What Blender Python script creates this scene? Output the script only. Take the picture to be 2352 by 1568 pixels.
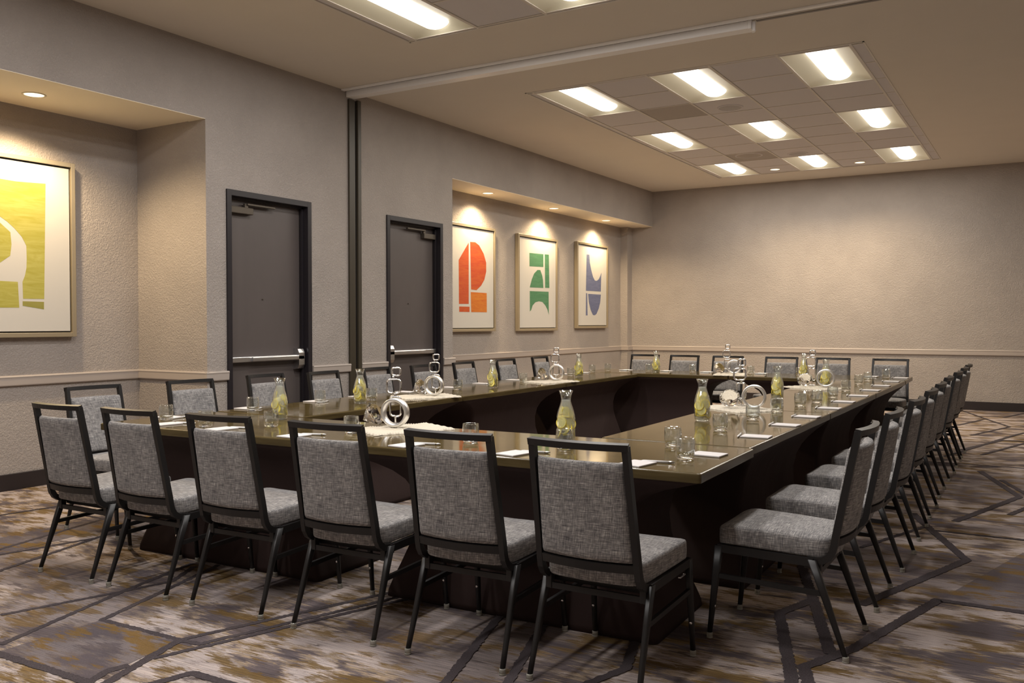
import bpy, bmesh, math, random
from mathutils import Vector, Matrix
random.seed(11)
PI = math.pi
S = bpy.context.scene
for o in list(bpy.data.objects):
    bpy.data.objects.remove(o, do_unlink=True)

# ------------------------------------------------------------------ camera
cam = bpy.data.cameras.new('camera')
cam.sensor_fit = 'HORIZONTAL'; cam.sensor_width = 36.0
cam.lens = 2054.385 / 2352.0 * 36.0
cam.clip_start = 0.05; cam.clip_end = 100
camo = bpy.data.objects.new('camera', cam)
S.collection.objects.link(camo)
_R = Vector((0.85781973, 0.51394979, -0.00096265))
_U = Vector((-0.00965269, 0.01798369, 0.99979168))
_F = Vector((-0.51386004, 0.85763174, -0.02038776))
camo.matrix_world = Matrix(((_R.x, _U.x, -_F.x, 0), (_R.y, _U.y, -_F.y, 0), (_R.z, _U.z, -_F.z, 1.3005), (0, 0, 0, 1)))
S.camera = camo

# ------------------------------------------------------------------ world / exposure
w = bpy.data.worlds.new('world'); S.world = w; w.use_nodes = True
w.node_tree.nodes['Background'].inputs[0].default_value = (0.8, 0.75, 0.7, 1)
w.node_tree.nodes['Background'].inputs[1].default_value = 0.02
S.view_settings.view_transform = 'Standard'
S.view_settings.look = 'None'
S.view_settings.gamma = 1.0
S.view_settings.use_curve_mapping = False
S.view_settings.exposure = -0.02

TROFFER_W = {'near': 29.0, 'far': 24.0}     # watts of each fluorescent troffer
TROFFER_C = {'near': (1.0, 0.97, 0.95), 'far': (1.0, 0.94, 0.84)}
LENS_E = 4.0               # glow of the troffer lens itself
NICHE_W = 150.0              # warm wall-washing downlights
FLOOD_W = 150.0
WARM = (1.0, 0.76, 0.46)

# ------------------------------------------------------------------ helpers
C = S.collection
def link(o):
    C.objects.link(o); return o
def obj(name, me, mat=None, parent=None, loc=None, rot=None):
    o = bpy.data.objects.new(name, me)
    if mat is not None and me is not None and len(me.materials) == 0:
        for m in (mat if isinstance(mat, (list, tuple)) else [mat]):
            me.materials.append(m)
    link(o)
    if parent: o.parent = parent
    if loc: o.location = loc
    if rot: o.rotation_euler = rot
    return o
def empty(name, loc=(0, 0, 0), rz=0.0):
    o = bpy.data.objects.new(name, None); link(o)
    o.location = loc; o.rotation_euler = (0, 0, rz); o.empty_display_size = 0.1
    return o
def tag(o, label=None, cat=None, group=None, kind=None):
    if label: o['label'] = label
    if cat: o['category'] = cat
    if group: o['group'] = group
    if kind: o['kind'] = kind
    return o
def copy_tree(o, parent=None):
    c = o.copy(); link(c); c.parent = parent
    for ch in list(o.children): copy_tree(ch, c)
    return c
class MB:
    """collects verts / faces (+ material index) for one mesh"""
    def __init__(s): s.v = []; s.f = []; s.mi = []; s.sm = []
    def add(s, verts, faces, mi=0, smooth=False):
        b = len(s.v); s.v += [tuple(p) for p in verts]
        for f in faces:
            s.f.append(tuple(i + b for i in f)); s.mi.append(mi); s.sm.append(smooth)
        return s
    def box(s, x0, x1, y0, y1, z0, z1, mi=0):
        v = [(x0, y0, z0), (x1, y0, z0), (x1, y1, z0), (x0, y1, z0), (x0, y0, z1), (x1, y0, z1), (x1, y1, z1), (x0, y1, z1)]
        return s.add(v, [(3, 2, 1, 0), (4, 5, 6, 7), (0, 1, 5, 4), (1, 2, 6, 5), (2, 3, 7, 6), (3, 0, 4, 7)], mi)
    def bbox(s, x0, x1, y0, y1, z0, z1, b=0.004, mi=0, seg=2):
        """bevelled box"""
        bm = bmesh.new(); bmesh.ops.create_cube(bm, size=1)
        for v in bm.verts:
            v.co = Vector(((x0 + x1) / 2 + v.co.x * (x1 - x0), (y0 + y1) / 2 + v.co.y * (y1 - y0), (z0 + z1) / 2 + v.co.z * (z1 - z0)))
        bmesh.ops.bevel(bm, geom=bm.edges[:], offset=b, segments=seg, profile=0.5, affect='EDGES')
        bm.verts.ensure_lookup_table()
        s.add([v.co for v in bm.verts], [[v.index for v in f.verts] for f in bm.faces], mi, False)
        bm.free(); return s
    def loft(s, rings, cap0=True, cap1=True, mi=0, smooth=True, closed=True):
        n = len(rings[0]); v = [p for r in rings for p in r]; f = []
        for k in range(len(rings) - 1):
            for i in range(n if closed else n - 1):
                j = (i + 1) % n
                f.append((k * n + i, k * n + j, (k + 1) * n + j, (k + 1) * n + i))
        if cap0: f.append(tuple(reversed(range(n))))
        if cap1: f.append(tuple(range((len(rings) - 1) * n, len(rings) * n)))
        return s.add(v, f, mi, smooth)
    def lathe(s, prof, n=24, c=(0, 0, 0), mi=0, smooth=True, cap0=False, cap1=False):
        rings = [[(c[0] + r * math.cos(2 * PI * i / n), c[1] + r * math.sin(2 * PI * i / n), c[2] + z) for i in range(n)] for r, z in prof]
        return s.loft(rings, cap0, cap1, mi, smooth)
    def sweep(s, path, side, w, h, mi=0, closed=False, smooth=False, n=4):
        """rectangular / round tube; side = fixed width axis"""
        P = [Vector(p) for p in path]; rings = []; m = len(P)
        sd = Vector(side).normalized()
        for i, p in enumerate(P):
            a = P[(i - 1) % m] if (closed or i > 0) else P[i]
            b = P[(i + 1) % m] if (closed or i < m - 1) else P[i]
            t = (b - a).normalized(); nn = t.cross(sd).normalized(); ss = nn.cross(t).normalized()
            if n == 4:
                rings.append([p + ss * (w / 2 * x) + nn * (h / 2 * y) for x, y in ((-1, -1), (1, -1), (1, 1), (-1, 1))])
            else:
                rings.append([p + ss * (w / 2 * math.cos(2 * PI * k / n)) + nn * (h / 2 * math.sin(2 * PI * k / n)) for k in range(n)])
        if closed:
            rings.append(rings[0]); return s.loft(rings, False, False, mi, smooth)
        return s.loft(rings, True, True, mi, smooth)
    def mesh(s, name):
        me = bpy.data.meshes.new(name); me.from_pydata(s.v, [], s.f); me.update()
        for p, mi, sm in zip(me.polygons, s.mi, s.sm):
            p.material_index = mi; p.use_smooth = sm
        bm = bmesh.new(); bm.from_mesh(me)
        bmesh.ops.remove_doubles(bm, verts=bm.verts, dist=1e-6)
        bmesh.ops.recalc_face_normals(bm, faces=bm.faces); bm.to_mesh(me); bm.free()
        return me
    def build(s, name, mat, parent=None, loc=None, rot=None):
        return obj(name, s.mesh(name), mat, parent, loc, rot)
def lerp(a, b, t): return a + (b - a) * t
ORD = ['first', 'second', 'third', 'fourth', 'fifth', 'sixth', 'seventh', 'eighth', 'ninth', 'tenth', 'eleventh', 'twelfth']

# ------------------------------------------------------------------ materials
def pmat(name, col=(0.5, 0.5, 0.5), rough=0.5, metal=0.0, coat=0.0, trans=0.0, ior=1.45, emis=None, estr=0.0, spec=0.5, sheen=0.0):
    m = bpy.data.materials.new(name); m.use_nodes = True
    b = m.node_tree.nodes['Principled BSDF']
    b.inputs['Base Color'].default_value = (*col, 1); b.inputs['Roughness'].default_value = rough
    b.inputs['Metallic'].default_value = metal; b.inputs['Coat Weight'].default_value = coat
    b.inputs['Coat Roughness'].default_value = 0.05
    b.inputs['Transmission Weight'].default_value = trans; b.inputs['IOR'].default_value = ior
    b.inputs['Specular IOR Level'].default_value = spec
    b.inputs['Sheen Weight'].default_value = sheen
    if emis:
        b.inputs['Emission Color'].default_value = (*emis, 1); b.inputs['Emission Strength'].default_value = estr
    return m
class NT:
    def __init__(s, m): s.t = m.node_tree; s.b = s.t.nodes['Principled BSDF']
    def n(s, ty, **k):
        x = s.t.nodes.new(ty)
        for a, v in k.items(): setattr(x, a, v)
        return x
    def l(s, a, b): s.t.links.new(a, b)
    def setin(s, sock, v):
        if hasattr(v, 'links') or isinstance(v, bpy.types.NodeSocket): s.l(v, sock)
        else: sock.default_value = v
    def math(s, op, a, b=None, c=None):
        x = s.n('ShaderNodeMath', operation=op); s.setin(x.inputs[0], a)
        if b is not None: s.setin(x.inputs[1], b)
        if c is not None: s.setin(x.inputs[2], c)
        return x.outputs[0]
    def coord(s, which='Object'):
        return s.n('ShaderNodeTexCoord').outputs[which]
    def mapping(s, vec, sc=(1, 1, 1), loc=(0, 0, 0), rot=(0, 0, 0)):
        x = s.n('ShaderNodeMapping'); s.l(vec, x.inputs[0])
        x.inputs[1].default_value = loc; x.inputs[2].default_value = rot; x.inputs[3].default_value = sc
        return x.outputs[0]
    def noise(s, vec, scale=1, detail=3, rough=0.55, dist=0.0):
        x = s.n('ShaderNodeTexNoise'); s.l(vec, x.inputs['Vector'])
        x.inputs['Scale'].default_value = scale; x.inputs['Detail'].default_value = detail
        x.inputs['Roughness'].default_value = rough; x.inputs['Distortion'].default_value = dist
        return x.outputs['Fac']
    def ramp(s, fac, stops, interp='LINEAR'):
        x = s.n('ShaderNodeValToRGB'); s.l(fac, x.inputs[0]); r = x.color_ramp; r.interpolation = interp
        while len(r.elements) < len(stops): r.elements.new(0.5)
        for e, (p, c) in zip(r.elements, stops):
            e.position = p; e.color = (*c, 1) if len(c) == 3 else c
        return x.outputs[0]
    def mix(s, fac, a, b, mode='MIX'):
        x = s.n('ShaderNodeMix', data_type='RGBA', blend_type=mode)
        s.setin(x.inputs[0], fac)
        for sock, v in ((x.inputs[6], a), (x.inputs[7], b)):
            if isinstance(v, tuple): sock.default_value = (*v, 1) if len(v) == 3 else v
            else: s.l(v, sock)
        return x.outputs[2]
    def bump(s, h, strength=0.3, dist=0.01):
        x = s.n('ShaderNodeBump'); x.inputs['Strength'].default_value = strength; x.inputs['Distance'].default_value = dist
        s.l(h, x.inputs['Height']); s.l(x.outputs[0], s.b.inputs['Normal'])
    def comb(s, x, y, z):
        c = s.n('ShaderNodeCombineXYZ')
        for i, v in enumerate((x, y, z)): s.setin(c.inputs[i], v)
        return c.outputs[0]
    def sep(s, v):
        c = s.n('ShaderNodeSeparateXYZ'); s.l(v, c.inputs[0]); return c.outputs

def wall_mat(name, col, bump=0.35, rough=0.62, var=0.06):
    m = pmat(name, col, rough, spec=0.35); t = NT(m); co = t.coord()
    big = t.noise(co, 2.2, 3); c2 = tuple(min(1, x * (1 + var)) for x in col); c1 = tuple(x * (1 - var) for x in col)
    t.l(t.ramp(big, [(0.3, c1), (0.7, c2)]), t.b.inputs['Base Color'])
    h1 = t.noise(co, 72, 4, 0.6, 0.5); h2 = t.noise(co, 24, 2, 0.5, 0.6)
    sm = t.ramp(h1, [(0.38, (0, 0, 0)), (0.62, (1, 1, 1))])
    t.bump(t.math('ADD', sm, t.math('MULTIPLY', h2, 0.8)), bump, 0.011)
    return m
M = {}
M['wall'] = wall_mat('wall_paint', (0.385, 0.342, 0.310), 0.5)
M['ceil'] = wall_mat('ceiling_paint', (0.75, 0.69, 0.60), 0.05, 0.8, 0.012)
M['soffit'] = wall_mat('soffit_paint', (0.86, 0.77, 0.62), 0.05, 0.7, 0.012)
M['rail'] = pmat('chair_rail_paint', (0.42, 0.365, 0.325), 0.4)
M['base'] = pmat('baseboard', (0.022, 0.016, 0.016), 0.45)
M['tile'] = pmat('ceiling_tile', (0.70, 0.67, 0.67), 0.9, spec=0.2)
t = NT(M['tile']); t.bump(t.noise(t.coord(), 160, 3), 0.25, 0.004)
M['tbar'] = pmat('ceiling_grid', (0.72, 0.67, 0.60), 0.5)
M['tiledark'] = pmat('grille_tile', (0.45, 0.41, 0.37), 0.8)
M['speaker'] = pmat('speaker_grille', (0.5, 0.48, 0.47), 0.7)
M['trackwhite'] = pmat('track_enamel', (0.96, 0.95, 0.94), 0.4)
M['trackgroove'] = pmat('track_groove', (0.25, 0.23, 0.21), 0.6)
M['jamb'] = pmat('partition_jamb', (0.046, 0.037, 0.024), 0.4)
M['jambdark'] = pmat('partition_groove', (0.012, 0.010, 0.009), 0.6)
M['reflector'] = pmat('reflector_enamel', (0.92, 0.89, 0.70), 0.45)
M['lens'] = pmat('troffer_lens', (0.9, 0.88, 0.84), 0.4, emis=(1.0, 0.93, 0.86), estr=LENS_E)
M['dlens'] = pmat('downlight_lens', (1, 1, 1), 0.4, emis=(1.0, 0.86, 0.55), estr=2.2)
M['dtrim'] = pmat('downlight_trim', (0.75, 0.68, 0.55), 0.4)
M['doorframe'] = pmat('door_frame', (0.018, 0.015, 0.018), 0.35)
M['door'] = pmat('door_leaf', (0.085, 0.068, 0.062), 0.38)
t = NT(M['door']); t.l(t.ramp(t.noise(t.mapping(t.coord(), (6, 6, 2)), 1, 4), [(0.3, (0.094, 0.079, 0.075)), (0.7, (0.104, 0.087, 0.083))]), t.b.inputs['Base Color'])
M['steel'] = pmat('brushed_steel', (0.62, 0.62, 0.63), 0.3, 1.0)
M['bronze'] = pmat('closer_bronze', (0.10, 0.083, 0.065), 0.4, 0.5)
M['black'] = pmat('black_plastic', (0.015, 0.014, 0.014), 0.4)
M['frame'] = pmat('picture_frame_champagne', (0.42, 0.35, 0.24), 0.35, 0.55)
M['framegap'] = pmat('picture_frame_rebate', (0.012, 0.011, 0.010), 0.7)
M['paper'] = pmat('print_paper', (0.55, 0.525, 0.48), 0.75)
def ink(name, a, b):
    m = pmat(name, a, 0.75); t = NT(m); co = t.coord()
    f = t.noise(t.mapping(co, (1, 1.2, 9)), 2.2, 5, 0.7, 1.2)
    t.l(t.ramp(f, [(0.35, a), (0.68, b)]), t.b.inputs['Base Color']); return m
M['yellow'] = ink('ink_yellow', (0.34, 0.31, 0.045), (0.43, 0.395, 0.10))
M['olive'] = ink('ink_olive', (0.25, 0.23, 0.045), (0.30, 0.27, 0.07))
M['red'] = ink('ink_red', (0.44, 0.052, 0.014), (0.52, 0.105, 0.018))
M['orange'] = ink('ink_orange', (0.50, 0.11, 0.010), (0.58, 0.21, 0.02))
M['green'] = ink('ink_green', (0.055, 0.175, 0.082), (0.085, 0.225, 0.115))
M['blue'] = ink('ink_blue', (0.105, 0.120, 0.215), (0.15, 0.165, 0.27))
M['metalblack'] = pmat('chair_frame_metal', (0.013, 0.012, 0.012), 0.38, 0.0, spec=0.45)
M['glide'] = pmat('glide_clear', (0.6, 0.58, 0.5), 0.12, 0.0, trans=0.55)
M['chrome'] = pmat('polished_chrome', (0.82, 0.82, 0.83), 0.09, 1.0)
M['alu'] = pmat('brushed_aluminium', (0.85, 0.85, 0.85), 0.33, 1.0)
M['skirt'] = pmat('stretch_fabric', (0.034, 0.020, 0.018), 0.8, spec=0.25)
t = NT(M['skirt']); t.bump(t.noise(t.mapping(t.coord(), (1, 1, 0.4)), 5, 3), 0.25, 0.03)
M['top'] = pmat('table_laminate', (0.06, 0.042, 0.018), 0.08, coat=0.0, spec=0.30)
t = NT(M['top']); co = t.coord()
g = t.noise(t.mapping(co, (1.4, 26, 8)), 1.0, 5, 0.6, 0.6)
t.l(t.ramp(g, [(0.25, (0.058, 0.039, 0.012)), (0.5, (0.085, 0.060, 0.020)), (0.75, (0.112, 0.082, 0.030))]), t.b.inputs['Base Color'])
t.l(t.ramp(t.noise(co, 9, 3), [(0.3, (0.05,) * 3), (0.7, (0.10,) * 3)]), t.b.inputs['Roughness'])
M['edge'] = pmat('table_edge', (0.075, 0.054, 0.027), 0.22, spec=0.3)
t = NT(M['edge']); co = t.coord()
t.l(t.ramp(t.noise(t.mapping(co, (3, 3, 40)), 1, 4), [(0.3, (0.055, 0.038, 0.014)), (0.7, (0.105, 0.077, 0.032))]), t.b.inputs['Base Color'])
M['glass'] = pmat('clear_glass', (0.97, 0.985, 0.98), 0.0, trans=1.0, ior=1.45)
def thin_glass(name, tint=(0.97, 0.985, 0.98)):
    m = bpy.data.materials.new(name); m.use_nodes = True; n = m.node_tree.nodes; l = m.node_tree.links
    n.remove(n['Principled BSDF']); out = n['Material Output']
    tr = n.new('ShaderNodeBsdfTransparent'); tr.inputs[0].default_value = (*tint, 1)
    gl = n.new('ShaderNodeBsdfGlossy'); gl.inputs['Roughness'].default_value = 0.02; gl.inputs[0].default_value = (1, 1, 1, 1)
    lw = n.new('ShaderNodeLayerWeight'); lw.inputs[0].default_value = 0.28
    mp = n.new('ShaderNodeMath'); mp.operation = 'MULTIPLY_ADD'; l.new(lw.outputs['Facing'], mp.inputs[0]); mp.inputs[1].default_value = 0.75; mp.inputs[2].default_value = 0.07
    mx = n.new('ShaderNodeMixShader'); l.new(mp.outputs[0], mx.inputs[0]); l.new(tr.outputs[0], mx.inputs[1]); l.new(gl.outputs[0], mx.inputs[2])
    l.new(mx.outputs[0], out.inputs[0]); return m
M['thin'] = thin_glass('thin_glass')
def ice_water(name, veil=0.26):
    m = bpy.data.materials.new(name); m.use_nodes = True; n = m.node_tree.nodes; l = m.node_tree.links
    n.remove(n['Principled BSDF']); out = n['Material Output']
    tr = n.new('ShaderNodeBsdfTransparent'); tr.inputs[0].default_value = (0.97, 0.97, 0.92, 1)
    df = n.new('ShaderNodeBsdfDiffuse'); df.inputs[0].default_value = (0.97, 0.97, 0.93, 1)
    tl = n.new('ShaderNodeBsdfTranslucent'); tl.inputs[0].default_value = (0.97, 0.97, 0.93, 1)
    m1 = n.new('ShaderNodeMixShader'); m1.inputs[0].default_value = 0.5; l.new(df.outputs[0], m1.inputs[1]); l.new(tl.outputs[0], m1.inputs[2])
    m2 = n.new('ShaderNodeMixShader'); m2.inputs[0].default_value = veil; l.new(tr.outputs[0], m2.inputs[1]); l.new(m1.outputs[0], m2.inputs[2])
    l.new(m2.outputs[0], out.inputs[0]); return m
M['crystal'] = pmat('crystal_glass', (0.98, 0.98, 0.97), 0.0, trans=1.0, ior=1.42)
M['water'] = ice_water('iced_water')
M['pale_core'] = ice_water('pale_core', 0.75)  # mostly opaque white for the cubes added to lighten the water
M['rind'] = pmat('lemon_rind', (1.0, 0.80, 0.08), 0.45)
M['flesh'] = pmat('lemon_flesh', (1.0, 0.90, 0.36), 0.35)
M['pad'] = pmat('notepad_paper', (0.60, 0.57, 0.565), 0.7)
M['penwhite'] = pmat('pen_barrel', (0.75, 0.74, 0.74), 0.3)
M['mat'] = pmat('crochet_cotton', (0.58, 0.52, 0.42), 0.9, sheen=0.2)

# woven chair fabric
m = M['fabric'] = pmat('woven_fabric', (0.3, 0.28, 0.27), 0.92, spec=0.2, sheen=0.15)
t = NT(m); co = t.coord(); x, y, z = t.sep(co)
nz = t.sep(t.coord('Normal'))[2]; flat = t.math('GREATER_THAN', t.math('ABSOLUTE', nz), 0.62)
along = t.math('ADD', t.math('MULTIPLY', flat, y), t.math('MULTIPLY', t.math('SUBTRACT', 1.0, flat), z))
x = t.math('ADD', x, t.math('MULTIPLY', t.math('SUBTRACT', 1.0, flat), y))
h = t.noise(t.comb(t.math('MULTIPLY', x, 20), t.math('MULTIPLY', along, 400), 3.1), 1, 3, 0.6)
v = t.noise(t.comb(t.math('MULTIPLY', x, 400), t.math('MULTIPLY', along, 34), 7.7), 1, 3, 0.6)
big = t.noise(co, 14, 3, 0.6)
s_ = t.math('ADD', t.math('ADD', t.math('MULTIPLY', h, 1.15), t.math('MULTIPLY', v, 0.85)), t.math('MULTIPLY', big, 0.2))
t.l(t.ramp(t.math('MULTIPLY', s_, 0.4545), [(0.35, (0.055, 0.053, 0.056)), (0.46, (0.170, 0.163, 0.165)), (0.54, (0.285, 0.272, 0.262)), (0.64, (0.58, 0.555, 0.53))]), t.b.inputs['Base Color'])
t.bump(t.math('ADD', h, v), 0.5, 0.002)

# carpet: ikat-like streaks running along X
for _dark, _nm in ((False, 'carpet'), (True, 'carpet_dark')):
    m = M[_nm] = pmat(_nm, (0.3, 0.25, 0.22), 0.95, spec=0.12)
    t = NT(m); co = t.coord(); x, y, z = t.sep(co)
    jag = t.noise(t.comb(t.math('MULTIPLY', x, 5.0), t.math('MULTIPLY', y, 62), 0.0), 1, 4, 0.7)
    xs = t.math('ADD', x, t.math('MULTIPLY', t.math('SUBTRACT', jag, 0.5), 0.30))
    P = t.comb(t.math('MULTIPLY', xs, 1.7), t.math('MULTIPLY', y, 2.7), 0.0)
    f1 = t.noise(P, 1.7, 6, 0.66)
    P2 = t.comb(t.math('ADD', t.math('MULTIPLY', xs, 2.3), 31.0), t.math('MULTIPLY', y, 4.4), 5.0)
    f2 = t.noise(P2, 1.6, 6, 0.68)
    P3 = t.comb(t.math('ADD', t.math('MULTIPLY', xs, 0.7), 11.0), t.math('MULTIPLY', y, 0.9), 9.0)
    f3 = t.noise(P3, 0.9, 2, 0.5)
    light = (0.43, 0.368, 0.350); purple = (0.105, 0.086, 0.092); gold = (0.150, 0.092, 0.028); tan = (0.34, 0.255, 0.165)
    base = t.ramp(f1, [(0.42, purple), (0.462, (0.170, 0.138, 0.138)), (0.485, tan), (0.505, (0.30, 0.245, 0.215)), (0.53, light)])
    goldm = t.ramp(f2, [(0.535, (0, 0, 0)), (0.56, (1, 1, 1))])
    c1 = t.mix(t.math('MULTIPLY', goldm, 0.85), base, gold)
    darkm = t.ramp(f2, [(0.385, (1, 1, 1)), (0.41, (0, 0, 0))])
    c2 = t.mix(t.math('MULTIPLY', darkm, 0.8), c1, (0.085, 0.064, 0.060))
    zone = t.ramp(f3, [(0.52, (0, 0, 0)), (0.56, (1, 1, 1))])
    c3 = t.mix(t.math('MULTIPLY', zone, 0.62), c2, t.mix(t.math('MULTIPLY', goldm, 0.6), (0.125, 0.102, 0.104), (0.18, 0.112, 0.040)))
    rows = t.noise(t.comb(t.math('MULTIPLY', x, 5), t.math('MULTIPLY', y, 170), 2.0), 1, 2, 0.6)
    c4 = t.mix(0.75, c3, t.ramp(rows, [(0.3, (0.50,) * 3), (0.5, (0.95,) * 3), (0.7, (1.5, 1.45, 1.35))]), 'MULTIPLY')
    pile = t.noise(co, 330, 2)
    if _dark: c4 = t.mix(0.78, c4, t.mix(goldm, (0.100, 0.083, 0.090), (0.165, 0.100, 0.036)))
    c5 = t.mix(0.35, c4, t.ramp(pile, [(0.3, (0.5,) * 3), (0.7, (1.4,) * 3)]), 'MULTIPLY')
    t.l(c5, t.b.inputs['Base Color'])
    t.bump(t.math('ADD', rows, pile), 0.5, 0.004)
m = M['carpetline'] = pmat('carpet_line', (0.045, 0.036, 0.038), 0.95, spec=0.1)
t = NT(m); co = t.coord(); t.l(t.ramp(t.noise(co, 260, 2), [(0.3, (0.042, 0.035, 0.038)), (0.7, (0.085, 0.070, 0.074))]), t.b.inputs['Base Color'])

# ------------------------------------------------------------------ room shell
XL, YB, ZC = -6.05, 14.965, 3.629
XR, YN = 1.0, -1.35
ZS = 3.012                                    # soffit height of both wall recesses
XA, XN = -6.94, -6.58                         # back planes of the near recess / far niche
def struct(o): o['kind'] = 'structure'; return o
fl = MB(); fl.add([(XA - .3, YN, 0), (XR, YN, 0), (XR, YB, 0), (XA - .3, YB, 0)], [(0, 1, 2, 3)])
fl.add([(XA - .3, YN, -.05), (XR, YN, -.05), (XR, YB, -.05), (XA - .3, YB, -.05)], [(3, 2, 1, 0)])
floor = struct(fl.build('floor', M['carpet']))

wl = MB()
def slab(y0, y1, z0, z1, x0=-6.25, x1=XL): wl.box(x0, x1, y0, y1, z0, z1)
slab(YN, 2.0, 0, ZC); slab(2.0, 5.12, ZS, ZC)
slab(5.12, 5.345, 0, ZC, XA - .1); slab(5.345, 6.345, 2.44, ZC)
slab(6.345, 7.51, 0, ZC); slab(7.51, 8.505, 2.44, ZC)
slab(8.505, 8.73, 0, ZC, XN - .1); slab(8.73, YB, ZS, ZC)
wl.box(XA - .1, XA, 2.0, 5.12, 0, ZS); wl.box(XA - .1, -6.25, 1.9, 2.0, 0, ZS)
wl.box(XN - .1, XN, 8.73, YB, 0, ZS)
wl.box(XN, -6.445, YB - 0.20, YB, 0, ZS)
wall_left = struct(wl.build('wall_left', M['wall']))
for (x0, y0, y1) in ((XA, 2.0, 5.12), (XN, 8.73, YB)):
    s = MB(); s.box(x0, -6.251, y0, y1, ZS, ZS + .05); s.box(-6.251, XL, y0, y1, ZS - .004, ZS)
    s.build('soffit', M['soffit'], wall_left)
struct(MB().box(XA, XR + .1, YB, YB + .12, 0, ZC).build('wall_back', M['wall']))
struct(MB().box(XR, XR + .1, YN, YB, 0, ZC).build('wall_right', M['wall']))
struct(MB().box(XA, XR + .1, YN - .12, YN, 0, ZC).build('wall_front', M['wall']))

# ceiling drywall around two lay-in grids
T = 0.6096; GX0 = -4.490; GX1 = GX0 + 5 * T
GB = [(-0.150, 'near'), (7.945, 'far')]
OX0, OX1 = GX0 - 0.075, GX1 + 0.115
ce = MB(); ZT = ZC + 0.10
ys = []
for gy, _ in GB: ys.append((gy - 0.065, gy + 10 * T + 0.03))
ce.box(XL - .2, OX0, YN, YB, ZC, ZT); ce.box(OX1, XR, YN, YB, ZC, ZT)
ce.box(OX0, OX1, YN, ys[0][0], ZC, ZT); ce.box(OX0, OX1, ys[0][1], ys[1][0], ZC, ZT); ce.box(OX0, OX1, ys[1][1], YB, ZC, ZT)
ceiling = struct(ce.build('ceiling', M['ceil']))

light_rows = (0, 4, 8); light_cols = (0, 2, 4)
tile_me = MB().bbox(0.013, T - .013, 0.013, T - .013, 0, 0.016, 0.003).mesh('ceiling_tile'); tile_me.materials.append(M['tile'])
def add_tile(me, i, gy, r, mat=None):
    o = obj('ceiling_tile', me, None, ceiling, (GX0 + i * T, gy + r * T, ZC + 0.002)); return o
def strip_tile(x0, x1, y0, y1):
    MB().bbox(x0 + .004, x1 - .004, y0 + .004, y1 - .004, ZC + .002, ZC + .018, .002).build('ceiling_tile', M['tile'], ceiling)
special = {('far', 1, 2): 'grille', ('far', 1, 7): 'grille_round', ('far', 2, 2): 'speaker', ('far', 2, 7): 'speaker', ('far', 1, 9): 'down', ('far', 3, 9): 'down'}
grille_me = MB().bbox(0.013, T - .013, 0.013, T - .013, 0, 0.016, 0.003).mesh('grille_tile'); grille_me.materials.append(M['tiledark'])
for gy, nm in GB:
    tb = MB(); top = gy + 10 * T
    for i in range(6): tb.bbox(GX0 + i * T - .011, GX0 + i * T + .011, gy - .06, top + .022, ZC - .004, ZC + .012, .0015, seg=1)
    for r in range(11):
        for i in range(-1, 6):
            if i in light_cols and (r - 1) in light_rows: continue
            xa, xb = (OX0 + .004, GX0) if i < 0 else ((GX1, OX1 - .004) if i == 5 else (GX0 + i * T, GX0 + (i + 1) * T))
            tb.bbox(xa, xb, gy + r * T - .008, gy + r * T + .008, ZC - .0015, ZC + .011, .001, seg=1)
    for (a, b, c, d) in ((OX0, OX0 + .014, ys[0][0] if nm == 'near' else ys[1][0], top + .03), (OX1 - .014, OX1, gy - .065, top + .03)):
        tb.box(a, b, c, d, ZC - .005, ZC + .02)
    tb.box(OX0, OX1, gy - .065, gy - .051, ZC - .005, ZC + .02); tb.box(OX0, OX1, top + .016, top + .03, ZC - .005, ZC + .02)
    tb.build('ceiling_grid', M['tbar'], ceiling)
    for r in range(10):
        for i in range(5):
            if i in light_cols and any(lr <= r < lr + 2 for lr in light_rows): continue
            k = special.get((nm, i, r))
            add_tile(grille_me if k in ('grille', 'grille_round') else tile_me, i, gy, r)
        strip_tile(OX0 + .014, GX0, gy + r * T, gy + (r + 1) * T); strip_tile(GX1, OX1 - .014, gy + r * T, gy + (r + 1) * T)
    for i in range(5): strip_tile(GX0 + i * T, GX0 + (i + 1) * T, gy - .051, gy)

# ceiling fittings
def speaker(x, y, label, r=0.12, mat='speaker'):
    o = tag(empty('ceiling_speaker', (x, y, ZC + .002)), label, 'speaker')
    MB().lathe([(r + .02, 0), (r + .018, -.006), (r, -.008), (r - .002, -.004)], 32).build('trim_ring', M['tile'], o)
    MB().lathe([(r, -.004), (r * .7, -.010), (0.002, -.012)], 32, cap1=True).build('grille', M[mat], o)
speaker(-2.972, 9.554, 'round grey speaker grille in the ceiling tile between the front light panels')
speaker(-2.980, 12.63, 'round grey speaker grille in the ceiling tile before the back centre light')
speaker(-3.592, 12.41, 'wide round air diffuser set in a dark ceiling tile', 0.17, 'tiledark')

def lamp(name, kind, energy, color, loc, parent, **k):
    L = bpy.data.lights.new(name, kind); L.energy = energy; L.color = color
    for a, v in k.items(): setattr(L, a, v)
    o = bpy.data.objects.new(name, L); link(o); o.parent = parent; o.location = loc
    return o
def downlight(x, y, z, label, watts, angle, blend, r=0.068, tilt=(0, 0), group=None):
    o = tag(empty('recessed_downlight', (x, y, z)), label, 'downlight', group)
    MB().lathe([(r + .016, 0), (r + .015, -.004), (r + .004, -.006), (r, -.002), (r, .0)], 32).build('trim_ring', M['dtrim'], o)
    MB().lathe([(r, -.0025), (r * .6, -.003), (0.001, -.0035)], 28, cap1=True).build('lens', M['dlens'], o)
    l = lamp('lamp', 'SPOT', watts, WARM, (0, 0, -0.03), o, spot_size=math.radians(angle), spot_blend=blend, shadow_soft_size=0.05)
    l.rotation_euler = (tilt[0], tilt[1], 0)
    return o
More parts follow.
